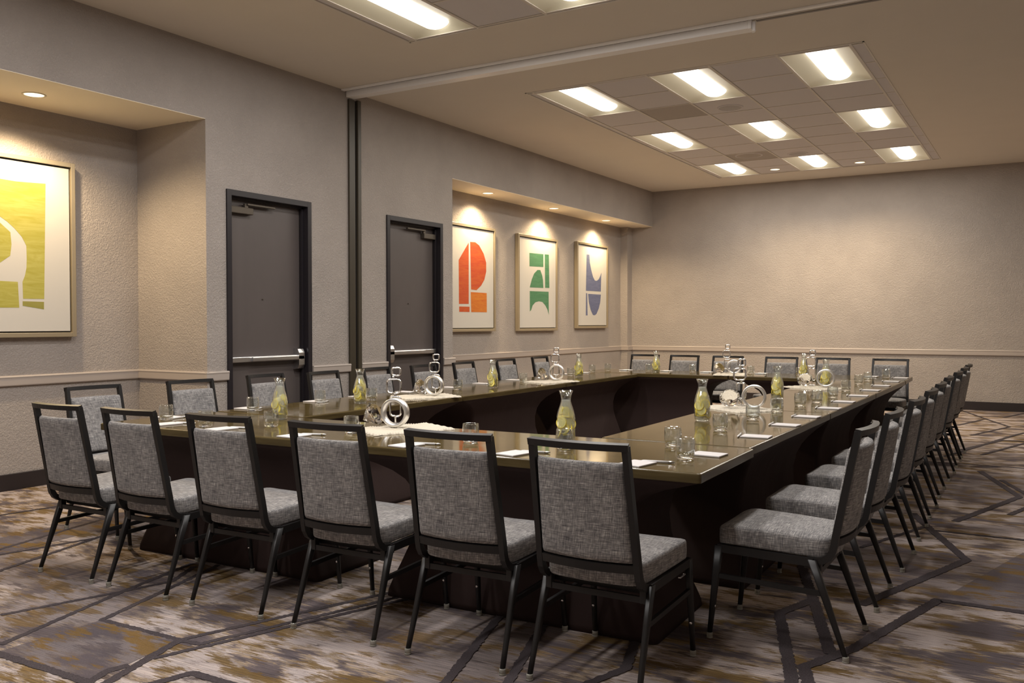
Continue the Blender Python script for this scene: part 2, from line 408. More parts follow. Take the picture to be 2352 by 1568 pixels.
downlight(-6.517, 3.93, ZS, 'warm recessed downlight in the soffit above the yellow print', NICHE_W * 1.15, 152, 0.6, tilt=(0, -.15))
for y, nm in ((9.961, 'orange'), (11.79, 'green'), (13.632, 'blue')):
    downlight(-6.335, y, ZS, 'warm recessed downlight in the niche soffit above the %s print' % nm, NICHE_W, 150, 0.75, tilt=(0, -.15), group='niche downlights')
downlight(-3.577, 13.74, ZC + .002, 'warm recessed ceiling downlight left of the back centre light panel', FLOOD_W, 138, 0.8)
downlight(-2.366, 13.78, ZC + .002, 'warm recessed ceiling downlight right of the back centre light panel', FLOOD_W, 138, 0.8)

# fluorescent troffers
def make_troffer():
    o = empty('troffer_light')
    W, L = T - .026, 2 * T - .026
    N = 12
    pr = []
    for k in range(N + 1):                      # cross-section of the reflector pan
        u = k / N; x = -W / 2 + u * W
        d = 1 - abs(2 * u - 1)
        pr.append((x, 0.066 * math.sin(min(1, d * 1.15) * PI / 2)))
    rings = []
    for yy, s in ((-L / 2, 0.0), (-L / 2 + .02, .35), (-L / 2 + .06, .72), (-L / 2 + .13, 1.0), (L / 2 - .13, 1.0), (L / 2 - .06, .72), (L / 2 - .02, .35), (L / 2, 0.0)):
        rings.append([(x, yy, zz * s) for x, zz in pr])
    b = MB(); b.loft(rings, False, False, closed=False)
    b.build('reflector_pan', M['reflector'], o)
    f = MB()
    f.box(-W / 2 - .012, -W / 2 + .004, -L / 2 - .012, L / 2 + .012, -.003, .002); f.box(W / 2 - .004, W / 2 + .012, -L / 2 - .012, L / 2 + .012, -.003, .002)
    f.box(-W / 2, W / 2, -L / 2 - .012, -L / 2 + .004, -.003, .002); f.box(-W / 2, W / 2, L / 2 - .004, L / 2 + .012, -.003, .002)
    f.build('flange', M['tbar'], o)
    ln = MB(); rg = []
    for yy, s in ((-L / 2 + .03, .55), (-L / 2 + .05, .88), (-L / 2 + .09, 1), (L / 2 - .12, 1), (L / 2 - .085, .9), (L / 2 - .06, .6)):
        rg.append([(0.118 * s * math.cos(a), yy, 0.064 - 0.060 * s * math.sin(a)) for a in [PI * k / 12 for k in range(13)]])
    ln.loft(rg, False, False, closed=False)
    for rr, y0 in ((rg[0], 0), (rg[-1], 1)): ln.add(rr, [tuple(range(13))])
    ln.build('lens', M['lens'], o)
    return o
troffer0 = make_troffer(); first = True
for gy, nm in GB:
    for ri, r in enumerate(light_rows):
        for ci, i in enumerate(light_cols):
            o = copy_tree(troffer0)
            o.location = (GX0 + (i + .5) * T, gy + (r + 1) * T, ZC)
            col = ('left', 'centre', 'right')[ci]; row = ('front', 'middle', 'back')[ri]
            where = 'ceiling bay by the back wall' if nm == 'far' else 'ceiling bay nearest the camera'
            lamp('lamp', 'AREA', TROFFER_W[nm], TROFFER_C[nm], (0, 0, 0.002), o, shape='RECTANGLE', size=0.22, size_y=1.0)
            tag(o, 'fluorescent troffer light, %s column, %s row of the %s' % (col, row, where), 'ceiling light', 'troffer lights')

for _o in list(troffer0.children) + [troffer0]: bpy.data.objects.remove(_o)

# partition track and jamb
tr = tag(empty('partition_track', (-6.05, 6.92, ZC)), 'white folding-wall track running across the ceiling', 'track')
MB().bbox(0, 7.05, -.125, -.075, -.014, 0, .003).build('upper_strip', M['trackwhite'], tr)
MB().box(0, 7.05, -.075, -.05, -.008, 0).build('groove', M['trackgroove'], tr)
MB().bbox(0.0, 4.05, -.05, .06, -.066, 0, .004).build('lower_beam', M['trackwhite'], tr)
e = MB(); e.bbox(4.05, 4.075, -.055, .065, -.07, 0, .004); e.bbox(4.075, 4.10, -.03, -.005, -.085, -.01, .004); e.build('end_bracket', M['trackwhite'], tr)
MB().bbox(4.10, 7.05, -.01, .02, -.006, 0, .002).build('slot_rail', M['trackgroove'], tr)
jb = tag(empty('partition_jamb', (XL, 6.99, 0)), 'dark brown metal folding-wall jamb between the two doors', 'door jamb')
MB().bbox(0, .022, -.10, -.012, 0, 3.55, .003).build('stile', M['jamb'], jb)
MB().bbox(0, .03, .022, .075, 0, 3.56, .006).build('stile', M['jamb'], jb)
MB().box(0, .006, -.012, .022, 0, 3.55).build('groove', M['jambdark'], jb)

# chair rail + baseboards
trims = []
def rail(x0, x1, y0, y1, axis, sgn):
    """axis 'x': runs along X on plane y0 ; axis 'y': runs along Y on plane x0"""
    prof = [(0, .812), (.020, .815), (.024, .822), (.026, .872), (.030, .884), (.024, .894), (0, .896)]
    m = MB()
    if axis == 'y': rg = [[(x0 + sgn * d, yy, z) for d, z in prof] for yy in (y0, y1)]
    else: rg = [[(xx, y0 + sgn * d, z) for d, z in prof] for xx in (x0, x1)]
    m.loft(rg, True, True, smooth=False)
    o = struct(m.build('trim_%d' % (len(trims) + 1), M['rail'])); trims.append(o)
rail(XA, 0, 2.0, 5.12, 'y', 1); rail(XA, XL + .026, 5.12, 0, 'x', -1); rail(XL, 0, 5.12 - .026, 5.335, 'y', 1)
rail(XL, 0, 6.365, 6.90, 'y', 1); rail(XL, 0, 7.07, 7.495, 'y', 1)
rail(XL, 0, 8.525, 8.73 + .026, 'y', 1); rail(XN, 0, 8.73, YB - .2, 'y', 1)
rail(XN, -6.445 + .026, YB - .20, 0, 'x', -1); rail(-6.445, 0, YB - .2, YB, 'y', 1)
rail(-6.445, XR, YB, 0, 'x', -1); rail(XR, 0, YN, YB, 'y', -1)
def baseb(name, *bx):
    m = MB()
    for b in bx: m.bbox(*b, .004)
    struct(m.build(name, M['base']))
baseb('baseboard_left', (XL, XL + .014, YN, 2.0, 0, .13), (XA, XA + .014, 2.0, 5.12, 0, .13), (XA, XL + .014, 5.106, 5.12, 0, .13), (XL, XL + .014, 5.12, 5.345, 0, .13),
      (XL, XL + .014, 6.345, 6.89, 0, .13), (XL, XL + .014, 7.07, 7.51, 0, .13), (XL, XL + .014, 8.505, 8.744, 0, .13), (XN, XN + .014, 8.73, YB - .2, 0, .13))
baseb('baseboard_back', (-6.445, XR, YB - .014, YB, 0, .128), (XN, -6.431, YB - .214, YB - .2, 0, .128), (-6.445, -6.431, YB - .214, YB - .014, 0, .128))
baseb('baseboard_right', (XR - .014, XR, YN, YB - .02, 0, .13))

# doors
def door(n, y0, y1, latch_right):
    d = empty('door_%d' % n, (XL, 0, 0)); struct(d)
    f = MB(); top = 2.455
    f.bbox(-.16, .016, y0, y0 + .052, 0, top, .003); f.bbox(-.16, .016, y1 - .052, y1, 0, top, .003); f.bbox(-.16, .016, y0 + .05, y1 - .05, top - .052, top, .003)
    f.bbox(-.075, -.045, y0 + .05, y0 + .07, 0, top - .05, .002); f.bbox(-.075, -.045, y1 - .07, y1 - .05, 0, top - .05, .002); f.bbox(-.075, -.045, y0 + .05, y1 - .05, top - .07, top - .05, .002)
    f.build('door_frame', M['doorframe'], d)
    MB().bbox(-.135, -.09, y0 + .054, y1 - .054, .008, top - .055, .002).build('door_leaf', M['door'], d)
    ya, yb = y0 + .075, y1 - .075
    s = 1 if latch_right else -1
    yl = yb if latch_right else ya
    bar = empty('panic_bar'); bar.parent = d
    MB().bbox(-.092, -.035, ya, yb, .955, 1.005, .006).build('rail', M['steel'], bar)
    lo, hi = (ya + .23, yb) if latch_right else (ya, yb - .23)
    MB().bbox(-.042, -.012, lo, hi, .960, 1.0, .006).build('push_pad', M['steel'], bar)
    cs = MB(); a, b = sorted((yl, yl - s * .075))
    rg = [[(xx, yy, zz) for yy, zz in ((a, .865 + c), (b, .865 + c), (b, 1.07 - c), (a, 1.07 - c))] for xx, c in ((-.09, 0), (-.03, .01), (-.012, .045))]
    cs.loft(rg, True, True, smooth=False); cs.build('latch_case', M['steel'], bar)
    c = empty('door_closer'); c.parent = d
    hy = (ya, ya + .27) if latch_right else (yb - .22, yb)
    MB().bbox(-.09, -.035, hy[0], hy[1], 2.265, 2.325, .006).build('closer_body', M['bronze'], c)
    am = MB(); mid = hy[0] + .2 if latch_right else hy[1] - .2
    am.bbox(-.06, -.03, min(mid, mid + s * .33), max(mid, mid + s * .33), 2.345, 2.362, .003); am.bbox(-.07, -.045, mid - .02, mid + .02, 2.32, 2.36, .003)
    am.build('closer_arm', M['bronze'], c)
    MB().lathe([(.006, 0), (.006, .01), (.001, .012)], 10, cap1=True).build('peephole', M['bronze'], d, (-.09, (y0 + y1) / 2 - .02, 1.52), (0, PI / 2, 0))
door(1, 5.331, 6.356, True); door(2, 7.494, 8.518, False)

# ------------------------------------------------------------------ framed prints
P0 = [[(3.873,2.410),(3.998,2.406),(4.241,2.419),(4.219,1.498),(4.047,1.496),(4.044,1.628),(4.064,1.678),(4.077,1.737),(4.080,1.816),(4.078,1.913),(4.043,1.979),(3.984,2.042),(3.927,2.089),(3.870,2.124),(3.80,2.15),(3.66,2.16),(3.66,2.41)],
 [(3.80,2.10),(3.869,2.079),(3.953,2.008),(3.961,1.914),(3.950,1.827),(3.865,1.764),(3.80,1.74),(3.66,1.74),(3.66,2.10)],
 [(3.66,1.629),(3.863,1.629),(4.007,1.627),(4.016,1.426),(3.861,1.424),(3.66,1.424)],
 [(4.043,1.477),(4.217,1.475),(4.216,1.415),(4.043,1.441)]]
P1 = [[(9.794,2.358),(9.792,1.555),(9.566,1.551),(9.562,2.118)],
 [(9.831,2.371),(9.953,2.375),(10.047,2.340),(10.157,2.237),(10.220,2.120),(10.220,1.999),(10.172,1.885),(10.092,1.805),(9.982,1.742),(9.850,1.746)],
 [(9.571,1.518),(9.813,1.518),(9.812,1.449),(9.571,1.449)],
 [(9.841,1.712),(10.232,1.710),(10.234,1.450),(9.852,1.448)]]
P2 = [[(11.397,2.331),(11.819,2.339),(11.819,2.147),(11.400,2.136)],
 [(11.863,2.340),(11.992,2.344),(12.008,1.838),(11.874,1.837)],
 [(11.638,2.093),(11.724,2.096),(11.783,2.018),(11.810,1.943),(11.818,1.832),(11.407,1.827),(11.468,1.948),(11.537,2.035)],
 [(11.407,1.773),(11.983,1.779),(11.991,1.429),(11.951,1.503),(11.882,1.569),(11.790,1.620),(11.684,1.629),(11.575,1.612),(11.491,1.563),(11.449,1.496),(11.411,1.473)]]
P3 = [[(13.294,2.433),(13.395,2.436),(13.414,2.304),(13.463,2.190),(13.532,2.076),(13.605,2.015),(13.680,2.014),(13.755,2.043),(13.815,2.100),(13.856,2.160),(13.841,1.838),(13.267,1.834)],
 [(13.272,1.796),(13.314,1.793),(13.329,1.429),(13.263,1.430)],
 [(13.348,1.786),(13.841,1.786),(13.816,1.656),(13.756,1.546),(13.671,1.459),(13.607,1.433),(13.533,1.437),(13.445,1.521),(13.377,1.647)]]
def framed(label, xw, y0, y1, z0, z1, shapes, mats):
    """frame hung on the wall plane x = xw, facing +X"""
    dep = 0.065; b = 0.036
    yc = (y0 + y1) / 2
    o = tag(empty('framed_print', (xw, yc, z0)), label, 'framed print')
    h = z1 - z0; a = (y1 - y0) / 2
    f = MB()
    f.bbox(.006, dep, -a, -a + b, 0, h, .003); f.bbox(.006, dep, a - b, a, 0, h, .003)
    f.bbox(.006, dep, -a + b, a - b, 0, b, .003); f.bbox(.006, dep, -a + b, a - b, h - b, h, .003)
    f.build('frame', M['frame'], o)
    g = .012
    MB().box(.004, .030, -a + b, a - b, b, h - b).build('rebate', M['framegap'], o)
    p = MB().box(.030, .050, -a + b + g, a - b - g, b + g, h - b - g).build('print', M['paper'], o)
    for sh, mt in zip(shapes, mats):
        q = [(y - yc, z - z0) for y, z in sh]
        bm = bmesh.new(); vs = [bm.verts.new((.0502, y, z)) for y, z in q]; fc = bm.faces.new(vs)
        r = bmesh.ops.extrude_face_region(bm, geom=[fc]); bmesh.ops.translate(bm, verts=[v for v in r['geom'] if isinstance(v, bmesh.types.BMVert)], vec=(.0006, 0, 0))
        bmesh.ops.recalc_face_normals(bm, faces=bm.faces); bmesh.ops.triangulate(bm, faces=bm.faces)
        me = bpy.data.meshes.new('printed_shape'); bm.to_mesh(me); bm.free()
        obj('printed_shape', me, M[mt], p)
framed('framed abstract print with large yellow shapes in the near recess', XA, 3.20, 4.487, 1.193, 2.613, P0, ['yellow', 'yellow', 'yellow', 'olive'])
framed('framed abstract print with red and orange shapes in the niche', XN, 9.28, 10.45, 1.192, 2.595, P1, ['red', 'red', 'red', 'orange'])
framed('framed abstract print with green shapes, middle of the niche', XN, 11.06, 12.26, 1.188, 2.590, P2, ['green'] * 4)
framed('framed abstract print with slate blue shapes, nearest the back corner', XN, 12.93, 14.11, 1.218, 2.622, P3, ['blue'] * 3)

# ------------------------------------------------------------------ carpet lines (tufted into the floor)
LINES = [[(-4.00,2.23),(-3.85,2.71),(-3.78,2.97),(-3.91,3.21)], [(-3.63,2.02),(-3.84,2.73),(-3.97,3.25)], [(-3.82,3.30),(-3.55,2.42),(-3.05,2.43),(-2.69,3.45)],
 [(-3.03,2.43),(-2.94,2.44),(-2.61,3.42)], [(-2.90,1.80),(-2.97,1.97),(-3.01,2.07),(-2.99,2.15)], [(-2.80,1.66),(-3.05,2.43)], [(-2.97,2.24),(-2.555,3.42)], [(-3.9,1.955),(-3.53,1.96),(-2.97,1.97)],
 [(-2.85,1.80),(-2.76,2.09),(-2.72,2.22),(-2.45,2.22),(-2.33,1.9)], [(-5.25,2.10),(-5.05,2.82),(-4.94,3.33),(-4.99,3.52)], [(-4.45,1.8),(-4.72,2.63),(-4.94,3.33)], [(-4.95,2.05),(-5.17,2.88),(-5.38,3.69),(-5.7,3.69)],
 [(-6.20,2.95),(-6.09,3.40),(-6.02,3.90)], [(-0.70,3.02),(-0.78,3.27),(-1.02,4.03),(-0.93,4.32)], [(-1.12,4.89),(-0.92,4.27),(-0.72,3.63)], [(-0.63,2.95),(-0.73,3.30),(-0.78,3.44),(-0.66,3.72),(-0.43,4.60),(0.5,4.60)],
 [(-0.73,4.34),(-0.37,5.46),(-0.66,6.27),(-0.78,6.62)], [(-0.92,5.45),(-0.66,6.23)], [(-0.51,6.49),(-0.17,7.65),(-0.50,8.81)], [(-0.32,8.40),(-0.14,7.83),(0.1,7.05)], [(-0.21,6.90),(-0.06,7.42)], [(-0.64,6.14),(0.6,6.14)],
 [(-1.13,14.92),(-0.66,13.49),(-0.40,12.75),(-0.75,11.56)], [(-0.28,14.78),(-0.51,13.97)], [(-0.97,12.62),(-0.73,13.54)], [(-2.12,3.50),(-1.62,1.85)], [(-1.85,3.35),(-1.40,1.9)], [(-1.44,3.40),(-1.35,3.08),(-1.41,2.88),(-1.30,2.5)],
 [(-0.75,10.2),(-0.42,11.25),(0.2,11.25)], [(-0.55,9.9),(-0.2,11.1)], [(-0.85,9.6),(-0.3,11.9),(-0.1,12.5)],
 [(-1.5,1.2),(-0.9,0.2),(0.4,0.2)], [(-4.6,0.6),(-3.9,1.5),(-3.2,1.5)], [(-3.4,5.2),(-2.9,6.6),(-2.4,6.6)], [(-3.2,8.4),(-2.7,7.1)]]
def ribbon(pts, wd, zz=0.0022):
    out = []
    for a, b in zip(pts[:-1], pts[1:]):
        n = max(1, int(math.dist(a, b) / 0.012))
        for k in range(n): out.append((lerp(a[0], b[0], k / n), lerp(a[1], b[1], k / n)))
    out.append(pts[-1])
    L, Rr = [], []
    for i, p in enumerate(out):
        q = Vector(out[min(i + 1, len(out) - 1)]) - Vector(out[max(i - 1, 0)]); q.normalize()
        nx, ny = -q.y, q.x
        j1 = random.uniform(-.004, .004); j2 = random.uniform(-.004, .004)
        L.append((p[0] + nx * (wd / 2 + j1), p[1] + ny * (wd / 2 + j1), zz)); Rr.append((p[0] - nx * (wd / 2 + j2), p[1] - ny * (wd / 2 + j2), zz))
    m = MB(); n = len(out)
    m.add(L + Rr, [(i, i + 1, n + i + 1, n + i) for i in range(n - 1)])
    return m
for i, pts in enumerate(LINES):
    ribbon(pts, 0.030 if i in (0, 1, 2, 3, 6, 9, 10, 11, 12, 17, 21) else (0.050 if 12 < i < 19 else 0.040), 0.0016 + .00009 * i).build('carpet_line', M['carpetline'], floor)
for poly in ([(-3.55, 2.43), (-3.05, 2.43), (-2.97, 1.97), (-3.56, 1.96)], [(-5.45, 3.03), (-5.45, 3.90), (-5.16, 3.95), (-5.05, 2.83)], [(-0.43, 4.60), (0.9, 4.60), (0.9, 5.80), (-0.11, 5.80)], [(-3.6, 0.3), (-2.2, 0.3), (-1.9, 1.2), (-3.3, 1.2)]):
    MB().add([(x_, y_, .0012) for x_, y_ in poly], [(0, 1, 2, 3)]).build('carpet_panel', M['carpet_dark'], floor)
MB().box(-1.02 - 5, XR, 9.17, 9.20, 0, 0.0026).build('carpet_seam', M['carpetline'], floor)

# ------------------------------------------------------------------ banquet tables
TZ = 0.725
def rrect(a, b, r, n=5, z=0.0):
    pts = []
    for cx, cy, a0 in ((a - r, b - r, 0), (-a + r, b - r, 90), (-a + r, -b + r, 180), (a - r, -b + r, 270)):
        for k in range(n + 1):
            an = math.radians(a0 + 90 * k / n); pts.append((cx + r * math.cos(an), cy + r * math.sin(an), z))
    return pts
def table_meshes(L, Wd):
    a, b = L / 2, Wd / 2
    e = MB(); th = .040
    prof = [(.004, 0), (.009, .002), (.010, .005), (.010, .034), (.0085, .038), (.004, .040)]
    e.loft([rrect(a - .010 + d, b - .010 + d, .012, 4, TZ - th + z) for d, z in prof], True, True, smooth=False)
    edge = e.mesh('edge_band'); edge.materials.append(M['edge'])
    tp = MB(); tp.loft([rrect(a - .007, b - .007, .009, 4, TZ - .002), rrect(a - .007, b - .007, .009, 4, TZ + .0006), rrect(a - .008, b - .008, .008, 4, TZ + .0010)], True, True, smooth=False)
    top = tp.mesh('table_top'); top.materials.append(M['top'])
    s = MB(); rings = []
    # half-length / half-depth of the stretch cover against height
    for z, da, b_ in ((.700, .012, .008), (.678, .026, .012), (.660, .085, .026), (.636, .170, .050), (.605, .245, .076), (.565, .300, .102), (.51, .333, .126), (.43, .346, .142), (.34, .336, .142), (.25, .306, .130), (.16, .268, .112), (.08, .232, .094), (.03, .212, .085), (.002, .208, .085)):
        aa, bb = a - da, b - b_
        pts = rrect(aa, bb, .030, 4, z)
        rings.append(pts)
    s.loft(rings, True, True, smooth=True)
    sk = s.mesh('stretch_skirt'); sk.materials.append(M['skirt'])
    return edge, top, sk
_tm = {}
def table(cx, cy, L, Wd, rz, label):
    k = (round(L, 3), round(Wd, 3))
    if k not in _tm: _tm[k] = table_meshes(L, Wd)
    o = tag(empty('banquet_table', (cx, cy, 0), rz), label, 'table', 'banquet tables')
    for nm, me in zip(('edge_band', 'table_top', 'stretch_skirt'), _tm[k]): obj(nm, me, None, o)
    return o
# near row (two), right row (three), left row (three), far row (two)
rn = math.radians(1.3)
for k, s in ((0, -1), (1, 1)):
    cx = -2.925 + s * .895 * math.cos(rn); cy = 3.640 + s * .895 * math.sin(rn)
    table(cx, cy, 1.782, .79, rn, 'glossy brown-topped table in dark stretch cover, near row, %s' % ('left-hand one' if s < 0 else 'at the front right corner'))
for k in range(3):
    y = 4.085 + 1.83 * (k + .5); x = -1.548 - 0.006 * (y - 4)
    table(x, y, 1.824, .755, PI / 2 + math.radians(.35), 'glossy brown-topped table in dark stretch cover, right row, %s' % ('nearest the camera', 'middle one', 'farthest from the camera')[k])
for k in range(3):
    y = 4.035 + 1.803 * (k + .5); x = -4.305 - 0.012 * (y - 4)
    table(x, y, 1.797, .755, PI / 2 + math.radians(.7), 'glossy brown-topped table in dark stretch cover, left row, %s' % ('nearest the camera', 'middle one', 'farthest from the camera')[k])
for k, x in ((0, -3.885), (1, -2.105)):
    table(x, 9.896 + .062 * k, 1.774, .755, math.radians(2.0), 'glossy brown-topped table in dark stretch cover, far row, %s-hand one' % ('left', 'right')[k])

# ------------------------------------------------------------------ chairs
def make_chair():
    o = empty('banquet_chair')
    F0 = 0.26                                        # rear feet sit at local y = -F0, sitter faces +y
    def pt(x, f, z): return (x, f - F0, z)
    # back frame: two J-shaped uprights, bowed top bar and lower rail
    b = MB()
    side = [(.150, .372), (.118, .371), (.090, .377), (.068, .392), (.054, .415), (.047, .445), (.043, .475), (.004, .68), (-.035, .884)]
    def ux(z, s): return s * lerp(.193, .181, max(0, min(1, (z - .40) / .48)))
    for s in (-1, 1): b.sweep([pt(ux(z, s), f, z) for f, z in side], (1, 0, 0), .022, .027)
    def bow(z, w, f0, d, n=12): return [pt(-w + 2 * w * k / n, f0 - d * (1 - (2 * k / n - 1) ** 2), z) for k in range(n + 1)]
    b.sweep(bow(.882, .192, -.035, .026), (0, .18, -1), .024, .026)
    b.sweep(bow(.452, .186, .047, .030), (0, .18, -1), .030, .022)
    b.build('back_frame', M['metalblack'], o)
    # back pad
    p = MB(); nx, nz = 16, 14; rings = []
    def pad(u, v, side_):
        z = lerp(.468, .826, v); f = lerp(.043, -.022, (z - .475) / (.884 - .475) * 1.08)
        wv = lerp(.181, .170, v)
        eu = min(1, (1 - abs(u)) / .10); ev = min(1, min(v, 1 - v) / .05)
        th = .021 * math.sqrt(max(0, 1 - (1 - eu) ** 2)) * math.sqrt(max(0, 1 - (1 - ev) ** 2))
        return pt(wv * u, f - .028 * (1 - u * u) - (side_ * th - .001) + .004, z)
    V = []; Fc = []
    for sd in (1, -1):
        for j in range(nz + 1):
            vv = 0.5 - 0.5 * math.cos(PI * j / nz)
            for i in range(nx + 1):
                uu = -math.cos(PI * i / nx); V.append(pad(uu, vv, sd))
    n1 = (nx + 1) * (nz + 1)
    for sd in (0, 1):
        for j in range(nz):
            for i in range(nx):
                a = sd * n1 + j * (nx + 1) + i
                Fc.append((a, a + 1, a + nx + 2, a + nx + 1))
    p.add(V, Fc, 0, True); p.build('back_pad', M['fabric'], o)
    # seat cushion
    c = MB()
    def outline(k, z, zs=0.0, crown=0.0):
        pts = []; N = 40
        for i in range(N):
            an = 2 * PI * i / N; ca, sa = math.cos(an), math.sin(an); e = 2 / 9.0
            u = math.copysign(abs(ca) ** e, ca); v = math.copysign(abs(sa) ** e, sa)
            hw = lerp(.190, .215, (v + 1) / 2) * k; x = hw * u
            f = .290 + .218 * v * k - (.020 * (1 - u * u) if v < 0 else -.012 * (1 - u * u)) * abs(v)
            tilt = (f - .29) * .045 - max(0, (f - .44)) ** 2 * 2.2
            pts.append(pt(x, f, z + tilt * zs + crown * (1 - (x / .215) ** 2) * max(-1.2, min(1.0, (.40 - f) / .10))))
        return pts
    lay = [(.965, .391, 1, 0), (.99, .392, 1, 0), (1.0, .398, 1, 0), (1.003, .425, 1, .0), (1.0, .449, 1, .004), (.992, .458, 1, .006), (.975, .463, 1, .007), (.93, .466, 1, .008), (.80, .469, 1, .009), (.55, .470, 1, .009), (.25, .470, 1, .009)]
    c.loft([outline(k, z, zs, cr) for k, z, zs, cr in lay], True, True); c.build('seat', M['fabric'], o)
    # seat frame
    sf = MB()
    for s in (-1, 1): sf.sweep([pt(s * .2, .125, .366), pt(s * .205, .505, .378)], (1, 0, 0), .022, .032)
    sf.sweep([pt(-.2, .492, .376), pt(.2, .492, .376)], (0, 1, 0), .022, .030)
    sf.sweep([pt(-.2, .150, .350), pt(.2, .150, .350)], (0, 1, 0), .020, .020)
    sf.sweep([pt(-.2, .105, .330), pt(.2, .105, .330)], (0, 1, 0), .012, .022)
    for s in (-1, 1): sf.bbox(s * .188 - .012, s * .188 + .012, .095 - F0, .125 - F0, .318, .372, .003)
    sf.build('seat_frame', M['metalblack'], o)
    # legs
    def leg(x0, f0, z0, x1, f1, z1):
        m = MB(); rings = []; N = 16
        for k, tt in enumerate((0, .35, .6, .8, 1.0)):
            hx, hf = lerp(.0115, .0105, tt), lerp(.0175, .0105, tt); rr = min(1, max(0, (tt - .2) / .6)); ex = lerp(2 / 7, 1, rr)
            ring = []
            for i in range(N):
                an = 2 * PI * (i + .5) / N; ca, sa = math.cos(an), math.sin(an)
                ring.append(pt(lerp(x0, x1, tt) + hx * math.copysign(abs(ca) ** ex, ca), lerp(f0, f1, tt) + hf * math.copysign(abs(sa) ** ex, sa), lerp(z0, z1, tt)))
            rings.append(ring)
        m.loft(rings); l = m.build('leg', M['metalblack'], o)
        g = MB(); g.lathe([(.0115, .024), (.0128, .021), (.0128, .009), (.0105, .007), (.0135, .005), (.0135, .0015), (.010, 0.0)], 16, pt(x1, f1, 0), cap0=True, cap1=True)
        g.build('foot_glide', M['glide'], l)
        return l
    for s in (-1, 1):
        l = leg(s * .206, .500, .388, s * .212, .537, .016)
        MB().lathe([(.006, 0), (.006, .002), (.004, .003)], 10, cap0=True, cap1=True).build('bolt', M['chrome'], l, pt(s * .2105, .5145, .135), (PI / 2, 0, 0))
        leg(s * .206, .128, .378, s * .214, .0, .016)
        st = MB(); st.sweep([pt(s * .209, .088, .250), pt(s * .208, .512, .264)], (1, 0, 0), .014, .019); st.build('stretcher', M['metalblack'], o)
    return o
chair0 = make_chair(); used = [False]
F0 = 0.26
def place_chair(rx, ry, ang, label, group):
    """rx, ry = midpoint between the rear feet; ang = heading of the sitter (0 = +Y)"""
    o = copy_tree(chair0) if used[0] else chair0
    used[0] = True
    o.location = (rx - math.sin(ang) * F0, ry + math.cos(ang) * F0, 0); o.rotation_euler = (0, 0, ang)
    return tag(o, label, 'chair', group)
near = [(-4.310, 2.735, .5), (-3.763, 2.750, 0), (-3.168, 2.772, 2.0), (-2.537, 2.780, 1.6), (-1.934, 2.792, 1.8), (-1.395, 2.806, -.5)]
for i, (x, y, a) in enumerate(near):
    ch = place_chair(x, y, math.radians(a), 'grey tweed dining chair seen from behind, %s from left in the near row' % ORD[i], 'chairs along the near tables')
    if i == 5:
        MB().sweep([(.2185, .10, .352), (.226, .10, .352), (.226, .15, .354), (.2185, .15, .354)], (0, 0, 1), .004, .004).build('ganging_loop', M['steel'], ch)
rightY = [3.785, 4.485, 5.245, 6.01, 6.705, 7.51, 8.33, 9.12, 9.795]
rightX = [-.652, -.650, -.638, -.649, -.660, -.682, -.681, -.690, -.702]
for i, (x, y) in enumerate(zip(rightX, rightY)):
    place_chair(x, y, PI / 2 + math.radians((0, .5, -.5, .3, 0, .6, -.4, .2, 0)[i]), 'grey tweed dining chair in profile, %s from the camera in the right row' % ORD[i], 'chairs along the right tables')
leftY = [3.61, 4.34, 5.13, 5.69, 6.45, 7.08, 7.80, 8.68, 9.50]
leftX = [-5.36, -5.31, -5.38, -5.28, -5.33, -5.26, -5.27, -5.29, -5.30]
for i, (x, y) in enumerate(zip(leftX, leftY)):
    place_chair(x + .035, y, -PI / 2 + math.radians((-2, -3, 0, 2, 0, -2, 0, -2, 0)[i]), 'grey tweed dining chair facing right, %s from the camera in the left row' % ORD[i], 'chairs along the left tables')
for i, x in enumerate([-4.485, -3.95, -3.39, -2.735, -2.144, -1.522]):
    place_chair(x, 10.82, PI + math.radians((1, -1, 0, 1, 0, -1)[i]), 'grey tweed dining chair facing the camera, %s from left in the far row' % ORD[i], 'chairs along the far tables')

# ------------------------------------------------------------------ tableware
ZP = TZ + .0016
def rows_label(items):
    """(row, text) -> running ordinal inside the row"""
    cnt = {}; out = []
    for r in items:
        cnt[r] = cnt.get(r, 0) + 1; out.append(ORD[cnt[r] - 1] if cnt[r] <= 12 else 'last')
    return out
ROW = {'N': 'near row', 'R': 'right row', 'L': 'left row', 'F': 'far row'}
FROM = {'N': 'from the left', 'R': 'from the camera', 'L': 'from the camera', 'F': 'from the left'}
